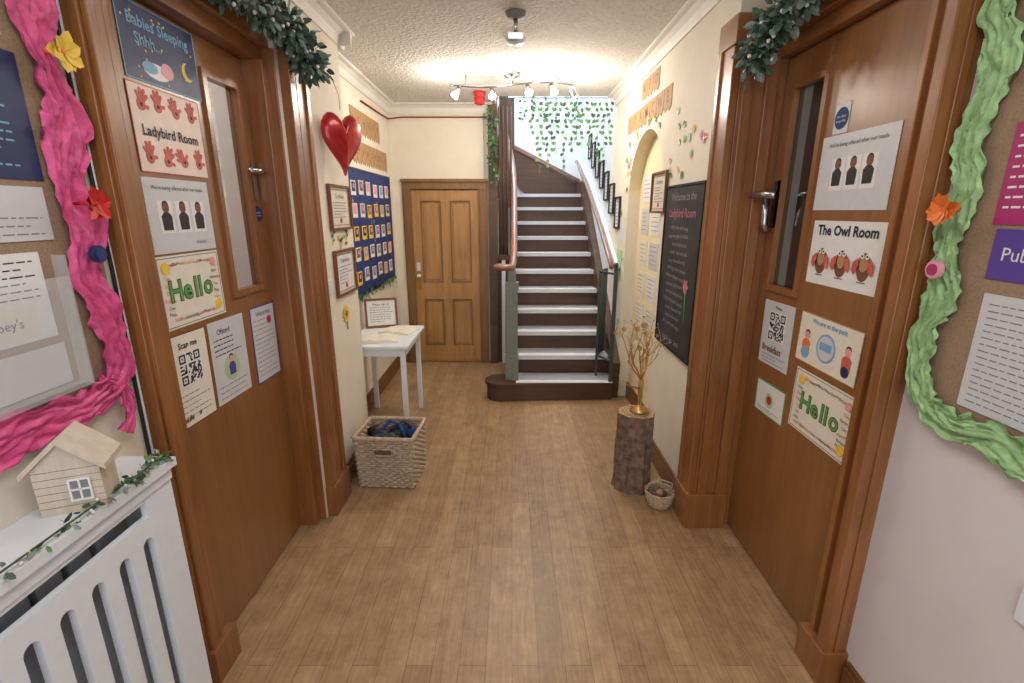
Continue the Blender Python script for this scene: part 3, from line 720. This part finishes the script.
for k in range(18): b.leaf((random.uniform(-.12,.22),random.uniform(-.04,.04),.003),(random.uniform(-1,1),random.uniform(-.5,1),0),(0,0,1),.035,.02,random.choice([M_leaf,M_leafd,M_yellow]))
b.build()
b=MB('light_switch'); b.M=frameL(-1.029); b.box(2.66,2.74,1.2,1.28,0,.01,M_white); b.box(2.685,2.715,1.225,1.255,.01,.014,M_white); b.build(.002)

b=MB('staff_photo_board'); b.M=frameL(-1.239)
b.box(3.75,5.06,.98,1.98,0,.015,M_blue); border(b,3.75,5.06,.98,1.98,.02,M_navy,0,.02)
for r in range(5):
    for c in range(6):
        x=3.83+c*.205+random.uniform(-.01,.01); y=1.08+r*.175+random.uniform(-.01,.01)
        b.box(x,x+.12,y,y+.11,.0151,.018,random.choice([M_paper,M_cream,M_yellow])); b.box(x+.02,x+.10,y+.03,y+.10,.018,.020,random.choice([M_brown,M_lblue,M_pinkc,M_grey,M_ink])); b.disk(x+.06,y+.07,.02,.018,.022,M_pinkc,10)
for i in range(14): b.text(random.choice('abcstu'),3.8+random.uniform(0,1.2),1.05+random.uniform(0,.85),.07,M_yellow,.023)
for i in range(90):
    u=random.random(); 
    b.leaf((3.75+1.31*u,.99+random.uniform(-.03,.02),.021),(random.uniform(-1,1),random.uniform(-1,1),.2),(0,0,1),.045,.025,random.choice([M_leafd,M_leaf]))
b.build()
def bunting(name,fr,x0,x1,ytop,ybot,n,ext=.0):
    b=MB(name); b.M=fr@Matrix.Translation((0,0,.001))
    w=(x1-x0)/n
    for i in range(n):
        a=x0+i*w
        b.prism([(a+.004,ytop),(a+w-.004,ytop),(a+w-.004,ybot+.03),(a+w*.75,ybot),(a+w*.5,ybot+.025),(a+w*.25,ybot+.004),(a+.004,ybot+.035)],0,.003,M_kraft)
        b.text(random.choice('WELCOMHAPY'),a+w/2,(ytop+ybot)/2+.01,w*.6,M_brown,.004,bold=.01)
    b.build()
bunting('kraft_letter_banner',frameL(-1.24),4.0,5.06,2.2,2.02,9)
bunting('kraft_letter_banner',frameL(-1.24),4.0,4.85,2.44,2.25,6)

# ------------------------------------------------------------ right wall items
b=MB('chalkboard'); b.M=frameR(.969)
b.box(-3.12,-2.50,.84,1.80,0,.012,M_blackboard); border(b,-3.12,-2.50,.84,1.80,.012,M_black,0,.018)
M_chalk=plain('chalk',(150,150,150),.9,var=.4,scale=80); M_chalkp=plain('chalk_pink',(196,120,140),.9)
b.text('Welcome to the',-2.81,1.73,.06,M_chalk,.0135); b.text('Ladybird Room',-2.81,1.64,.07,M_chalkp,.0135)
for i in range(13):
    y=1.56-i*.047; b.text(random.choice(['today we played outside','story time and songs','painting autumn leaves','snack - fruit and milk','forest walk at ten','we made leaf pictures']),-2.83+random.uniform(-.02,.02),y,.034,M_chalk,.0135,rot=random.uniform(-.03,.03))
for k in range(6): b.leaf((-2.64,1.25,.015),(math.cos(k*1.05),math.sin(k*1.05),0),(0,0,1),.045,.03,M_chalkp)
b.text('stay & play  3pm',-2.83,.90,.045,M_chalk,.0135)
b.tube([(-2.64,1.22,.015),(-2.62,1.05,.015)],.003,M_green,5)
b.build()
framed('certificate_frame',frameR(.97),-3.46,-3.14,1.64,1.90,M_brown,.014,.02,'cert',M_cream)
bunting('kraft_wall_banner',frameR(.97),-4.35,-3.2,2.40,2.25,7)
bunting('kraft_wall_banner',frameR(.97),-3.95,-3.5,2.57,2.43,3)
b=MB('niche_notices'); b.M=frameR(1.069)
for r in range(5):
    for c in range(3):
        x=-4.1+c*.29; y=.72+r*.25
        b.box(x,x+.22,y,y+.2,0,.002,random.choice([M_paper,M_paper2,M_cream])); b.lines(x+.02,x+.2,y+.17,y+.04,5,M_grey,.005)
b.build()
b=MB('leaf_wall_stickers'); b.M=frameR(.97)
for k in range(60):
    x=random.uniform(-4.5,-2.6); y=random.uniform(1.85,2.24)
    if -4.22<x<-3.12 : continue
    b.leaf((x,y,.003),(random.uniform(-1,1),random.uniform(-1,1),0),(0,0,1),.055,.035,random.choice([M_leaf,M_lgreen,M_yellow,M_pinkc]))
for k in range(14):
    a=random.uniform(.1,1)*math.pi; b.leaf((-yc+.53*math.cos(a),zs+.53*math.sin(a),.004),(random.uniform(-1,1),random.uniform(-1,1),0),(0,0,1),.06,.035,random.choice([M_leaf,M_lgreen,M_yellow]))
for k in range(16): b.leaf((random.uniform(-4.55,-4.25),random.uniform(.6,1.7),.004),(random.uniform(-1,1),random.uniform(-1,1),0),(0,0,1),.05,.03,random.choice([M_leaf,M_lgreen,M_green]))
b.box(-4.52,-4.3,1.05,1.32,0,.002,M_lgreen); b.box(-4.5,-4.28,1.4,1.6,0,.002,M_paper)
b.build()
for i in range(7):
    y=4.45+i*.30; z=1.50+i*.13
    framed('stair_picture_frame',frameR(.97),-(y+.20),-y,z,z+.28,M_ink,.014,.02,'lines')

# ------------------------------------------------------------ table, basket, log, tree
b=MB('hall_table')
b.box(-1.215,-.74,3.3,3.96,.70,.725,M_white); b.box(-1.19,-.77,3.33,3.93,.64,.70,M_white)
for x in(-1.17,-.79):
    for y in (3.35,3.91): b.box(x-.018,x+.018,y-.018,y+.018,0,.64,M_white)
b.build(.003)
for (x,y,r,w) in ((-1.0,3.48,10,.3),(-.9,3.74,-15,.26)):
    b=MB('open_book')
    b.M=Matrix.Translation((x,y,.7265))@Matrix.Rotation(math.radians(r),4,'Z')
    for sx in(-1,1):
        n=6; top=[(sx*w/2*i/n,.012+.014*math.sin(math.pi*min(1,.15+i/n))) for i in range(n+1)]
        pts=[(0,0)]+top+[(sx*w/2,0)]
        vs=[(p[0],-.1,p[1]) for p in pts]+[(p[0],.1,p[1]) for p in pts]; k=len(pts)
        b.add(vs,[tuple(range(k)),tuple(range(2*k-1,k-1,-1))]+[(i,(i+1)%k,k+(i+1)%k,k+i) for i in range(k)],M_cream)
    b.build()
b=MB('sign_in_frame'); b.M=Matrix.Translation((-1.07,3.88,.7265))@Matrix.Rotation(math.radians(18),4,'Z')@Matrix.Rotation(math.radians(76),4,'X')
for (a,c,d,e) in ((-.13,.13,0,.018),(-.13,.13,.222,.24),(-.13,-.112,.018,.222),(.112,.13,.018,.222)): b.box(a,c,d,e,0,.014,M_brown)
b.box(-.112,.112,.018,.222,.002,.008,M_paper); m=b.M.copy(); b.M=m@Matrix.Translation((0,0,.008)); b.text('Please sign in',0,.19,.025,M_ink,.002); b.lines(-.09,.09,.165,.05,7,M_grey,.005)
b.M=m; b.box(-.02,.02,.05,.18,-.03,.0,M_brown)
b.build()

def wicker_box():
    b=MB('wicker_basket'); cx,cy=-.765,2.79; hx,hy=.18,.15; H=.33
    ang=math.radians(-4)
    def peri(u,grow):
        per=[(-hx,-hy),(hx,-hy),(hx,hy),(-hx,hy)]
        L=[2*hx,2*hy,2*hx,2*hy]; T=sum(L); d=u*T; k=0
        while d>L[k]: d-=L[k]; k+=1
        a=Vector(per[k]);c=Vector(per[(k+1)%4]); p=a.lerp(c,d/L[k]); n=(c-a).normalized(); n=Vector((n.y,-n.x))
        return p*grow,n
    rows=21; ns=96
    f=lambda p,z:(cx+p.x*math.cos(ang)-p.y*math.sin(ang),cy+p.x*math.sin(ang)+p.y*math.cos(ang),z)
    for r in range(rows):
        z=.012+r*H/rows; pts=[]
        g=.94+.06*r/rows
        for i in range(ns):
            p,n=peri((i+.5)/ns,g); off=.006*math.sin(i*math.pi/2+ (math.pi if r%2 else 0)+.7)
            pts.append(f(p+n*off,z))
        b.tube(pts,.0085,M_wick,6,closed=True)
    for i in range(40):
        p,n=peri((i+.5)/40,.94); p2,n2=peri((i+.5)/40,1.0)
        b.tube([f(p,0.0),f(p2,H)],.006,M_wick,5)
    b.tube([f(peri((i+.5)/ns,1.01)[0],H+.003+.002*math.sin(i*2)) for i in range(ns)],.014,M_wick,8,closed=True)
    b.M=Matrix.Translation((cx,cy,0))@Matrix.Rotation(ang,4,'Z')
    b.box(-.05,.05,-hy-.018,-hy-.006,.235,.27,M_wickd); b.tube([(-.055,-hy-.016,.232),(.055,-hy-.016,.232),(.055,-hy-.016,.273),(-.055,-hy-.016,.273)],.006,M_wick,6,closed=True)
    b.box(-hx*.9,hx*.9,-hy*.9,hy*.9,.01,.02,M_wickd)
    b.box(-.14,.14,-.11,.11,.025,.27,M_black)
    for i in range(12): b.ball((random.uniform(-.12,.12),random.uniform(-.09,.09),.28),.05,random.choice([M_bluefab,M_black,M_ink]),(1.2,.8,.9),jit=.08)
    b.tube([(-.08,-.02,.30),(-.02,.05,.36),(.05,.03,.35),(.1,-.03,.29)],.012,M_bluefab); b.tube([(.0,.0,.31),(.06,.06,.36),(.12,.05,.32)],.012,M_ink)
    b.build()
wicker_box()

b=MB('tree_stump')
seg=40
vs=[];fs=[]; nz=24
ph=[random.uniform(0,6) for _ in range(6)]
for j in range(nz+1):
    z=.495*j/nz
    for k in range(seg):
        a=2*math.pi*k/seg
        r=.105+.010*math.exp(-z*12)+.004*math.sin(3*a+ph[0])+.005*math.sin(9*a+ph[1]+z*6)+.004*math.sin(17*a+ph[2]-z*9)+random.uniform(-.002,.002)
        vs.append((.745+r*math.cos(a),2.68+r*math.sin(a),z))
for j in range(nz):
    for k in range(seg): fs.append((j*seg+k,j*seg+(k+1)%seg,(j+1)*seg+(k+1)%seg,(j+1)*seg+k))
b.add(vs,fs,M_bark,False); b.add(vs[-seg:],[tuple(range(seg))],M_logtop)
for r in (.02,.04,.06,.08): b.tube([(.745+r*math.cos(a*.3),2.68+r*math.sin(a*.3),.496) for a in range(21)],.0015,M_bark,4,closed=True)
b.build()
b=MB('gold_wire_tree')
base=Vector((.76,2.68,.498))
b.lathe(tuple(base),[(.055,0),(.055,.012),(.02,.03),(.015,.04)],M_gold,16)
def branch(p,d,L,r,depth):
    pts=[p];q=p.copy();dd=d.copy()
    for i in range(5):
        dd=(dd+Vector((random.uniform(-.25,.25),random.uniform(-.25,.25),random.uniform(-.1,.2)))).normalized(); q=q+dd*L/5
        q.x=min(q.x,.945)
        pts.append(q.copy())
    b.tube(pts,[r*(1-.5*i/5) for i in range(6)],M_gold,6)
    if depth>0:
        for k in range(3 if depth>1 else 2):
            i=random.choice([2,3,4,5]); nd=(dd+Vector((random.uniform(-1,1),random.uniform(-1,1),random.uniform(-.1,.6)))).normalized()
            branch(pts[i],nd,L*.66,r*.55,depth-1)
    else:
        b.ball(tuple(q),.005,M_gold,seg=6)
        if random.random()<.3 and q.x<.93:
            b.tube([q,q-Vector((0,0,.04))],.001,M_gold,4); b.leaf(q-Vector((0,0,.035)),(0.1,0,-1),(0,-1,0),.035,.03,random.choice([M_gold,M_kraft,M_flower]))
for k in range(4): b.tube([base+Vector((.010*math.cos(k*1.57+z*8),.010*math.sin(k*1.57+z*8),z)) for z in [0.0,.04,.08,.12,.16,.2]],.006,M_gold,6)
for k in range(6):
    a=k*1.05+.3; branch(base+Vector((0,0,.17+.01*k)),Vector((math.cos(a)*.55,math.sin(a)*.35,.85)).normalized(),.21,.006,2)
b.tube([base+Vector((0,0,.14)),base+Vector((-.08,-.02,.17)),base+Vector((-.14,-.02,.23))],[.006,.005,.003],M_gold,6)
b.build()
b=MB('small_round_basket')
c=(.865,2.47)
for j in range(9):
    z=.01+j*.0105; r=.057+.024*math.sin(j/8*1.3)
    b.tube([(c[0]-.01+(r+.003*math.sin(k*1.57+(j%2)*3.14))*math.cos(k*.1571),c[1]+(r+.003*math.sin(k*1.57+(j%2)*3.14))*math.sin(k*.1571),z) for k in range(40)],.006,M_wick,5,closed=True)
c=(c[0]-.01,c[1])
b.disk(c[0],c[1],.057,.002,.012,M_wickd)
b.tube([(c[0]-.08,c[1],.09),(c[0]-.065,c[1],.14),(c[0],c[1],.165),(c[0]+.065,c[1],.14),(c[0]+.08,c[1],.09)],.005,M_wick,6)
for i in range(9): b.ball((c[0]+random.uniform(-.035,.035),c[1]+random.uniform(-.035,.035),.05+random.uniform(0,.035)),.022,random.choice([M_brown,M_kraft,M_bark]))
b.build()

# ------------------------------------------------------------ ceiling fittings
b=MB('ceiling_spotlight_track'); zc=2.60
path=[(-.48+.96*i/30,4.12+.07*math.sin(i/30*2*math.pi*1.0),zc) for i in range(31)]
b.tube(path,.010,M_steel,8)
b.lathe((0,4.12,zc),[(.012,0),(.012,.04),(.06,.055),(.06,.079)],M_steel,20)
for x in(-.36,.36): b.cyl((x,4.12+.07*math.sin((x+.48)/.96*2*math.pi),zc),(x,4.12+.07*math.sin((x+.48)/.96*2*math.pi),CEIL-.001),.005,M_steel)
spots=[(-.42,-.5,-.2),(-.16,.1,-.6),(.12,.2,-.7),(.3,.4,-.3),(.46,.5,.4)]
spx=[]
for x,dx,dy in spots:
    y=4.12+.07*math.sin((x+.48)/.96*2*math.pi); d=Vector((dx,dy,-.8)).normalized(); p=Vector((x,y,zc-.035))
    b.cyl((x,y,zc),tuple(p),.006,M_steel,seg=8); b.tube([p-d*.02,p+d*.01,p+d*.05,p+d*.055],[.018,.024,.034,.034],M_steel,14)
    b.tube([p+d*.052,p+d*.060],[.030,.028],M_bulb,14); spx.append((p+d*.10,d))
b.build()
b=MB('emergency_ceiling_light')
b.lathe((.02,2.95,CEIL-.031),[(.03,0),(.05,.01),(.055,.03)],M_grey,20); b.cyl((.02,2.95,CEIL-.1),(.02,2.95,CEIL-.03),.012,M_steel); b.box(-.02,.06,2.93,2.97,CEIL-.13,CEIL-.1,M_steel)
b.build()
b=MB('smoke_detector'); b.lathe((.02,3.35,CEIL-.036),[(.04,0),(.055,.01),(.06,.035)],M_white,20)
b.build()
b=MB('fire_alarm_sounder'); b.lathe((-.29,4.72,CEIL-.111),[(.02,0),(.045,.01),(.05,.06),(.04,.07),(.055,.085),(.055,.11)],M_red,20); b.build()
b=MB('red_alarm_cable'); b.tube([(-1.23,4.3,2.52),(-1.23,4.9,2.53),(-1.225,5.2,2.54),(-1.1,5.23,2.56),(-.26,5.23,2.56)],.008,M_redpipe,6); b.build()

b=MB('hanging_ivy_garland')
b.tube([(-.2,4.92,CEIL-.01),(.96,4.92,CEIL-.01)],.004,M_leafd,5)
for i in range(17):
    x=.18+.75*(i+.5)/17+random.uniform(-.015,.015); L=random.uniform(.2,.7); y=4.92+random.uniform(0,.03)
    pts=[(x+.01*math.sin(k),y,CEIL-.01-L*k/8) for k in range(9)]
    b.tube(pts,.0015,M_leaf,4)
    for k in range(int(L/.05)):
        z=CEIL-.04-k*.05; b.leaf((x,y,z),(random.uniform(-1,1),random.uniform(-.4,.4),-.6),(random.uniform(-.3,.3),-1,.2),.045,.03,random.choice([M_leaf,M_leaf,M_leafd]))
b.build()
b=MB('banister_leaf_garland')
path=[(-.2,5.12,2.60),(-.19,5.11,2.4),(-.2,5.12,2.15),(-.19,5.11,1.95)]
b.tube(path,.004,M_leafd,5); leafcloud(b,path,.035,150,[M_leaf,M_leafd],.045,.028); b.build()
b=MB('stairwell_leaf_garland')
for x in (.15,.3,.45,.6,.75,.87):
    pts=[(x,7.16,3.5-.16*k) for k in range(5)]; b.tube(pts,.002,M_leaf,4); leafcloud(b,pts,.022,26,[M_leaf,M_leafd],.05,.035)
b.build()

# ------------------------------------------------------------ lights
def area(name,loc,size,power,c,rot=(0,0,0),sy=None):
    L=bpy.data.lights.new(name,'AREA'); L.energy=power; L.size=size; L.color=c
    if sy: L.shape='RECTANGLE'; L.size_y=sy
    o=bpy.data.objects.new(name,L); o.location=loc; o.rotation_euler=rot; col.objects.link(o); return o
for i,(p,d) in enumerate(spx):
    L=bpy.data.lights.new('track_spot_lamp','POINT'); L.energy=9; L.color=(1,.90,.78); L.shadow_soft_size=.04
    o=bpy.data.objects.new('track_spot_lamp',L); o.location=p; col.objects.link(o)
area('overhead_fill_light',(0,.3,2.64),.9,19,(1,.96,.92),sy=1.2)  # added fill lamp above the camera, out of view, no panel fitting modelled
area('overhead_fill_light_mid',(0,2.2,2.66),.5,9,(1,.94,.87),sy=.8)  # second added fill, unseen above the doors, no ceiling fitting behind it
area('rear_fill_light',(0,-2.0,1.6),2.0,26,(.92,.96,1),rot=(math.radians(90),0,0),sy=2.2)  # added fill from behind the camera at the open corridor end, no glazing there
area('stairwell_daylight',(.0,6.2,5.1),1.8,120,(.86,.93,1),sy=1.8)
area('playroom_daylight',(-1.7,2.0,2.6),.6,16,(.95,.97,1),sy=2)
W=bpy.data.worlds.new('world'); scene.world=W; W.use_nodes=True
W.node_tree.nodes['Background'].inputs['Color'].default_value=(.87,.93,1,1); W.node_tree.nodes['Background'].inputs['Strength'].default_value=.75

# ------------------------------------------------------------ camera
cam=bpy.data.cameras.new('camera'); cam.sensor_width=36; cam.lens=482.7/1024*36; cam.clip_start=.05
co=bpy.data.objects.new('camera',cam); co.location=(0,0,1.65); co.rotation_euler=(math.radians(90-15.06),0,0); col.objects.link(co); scene.camera=co
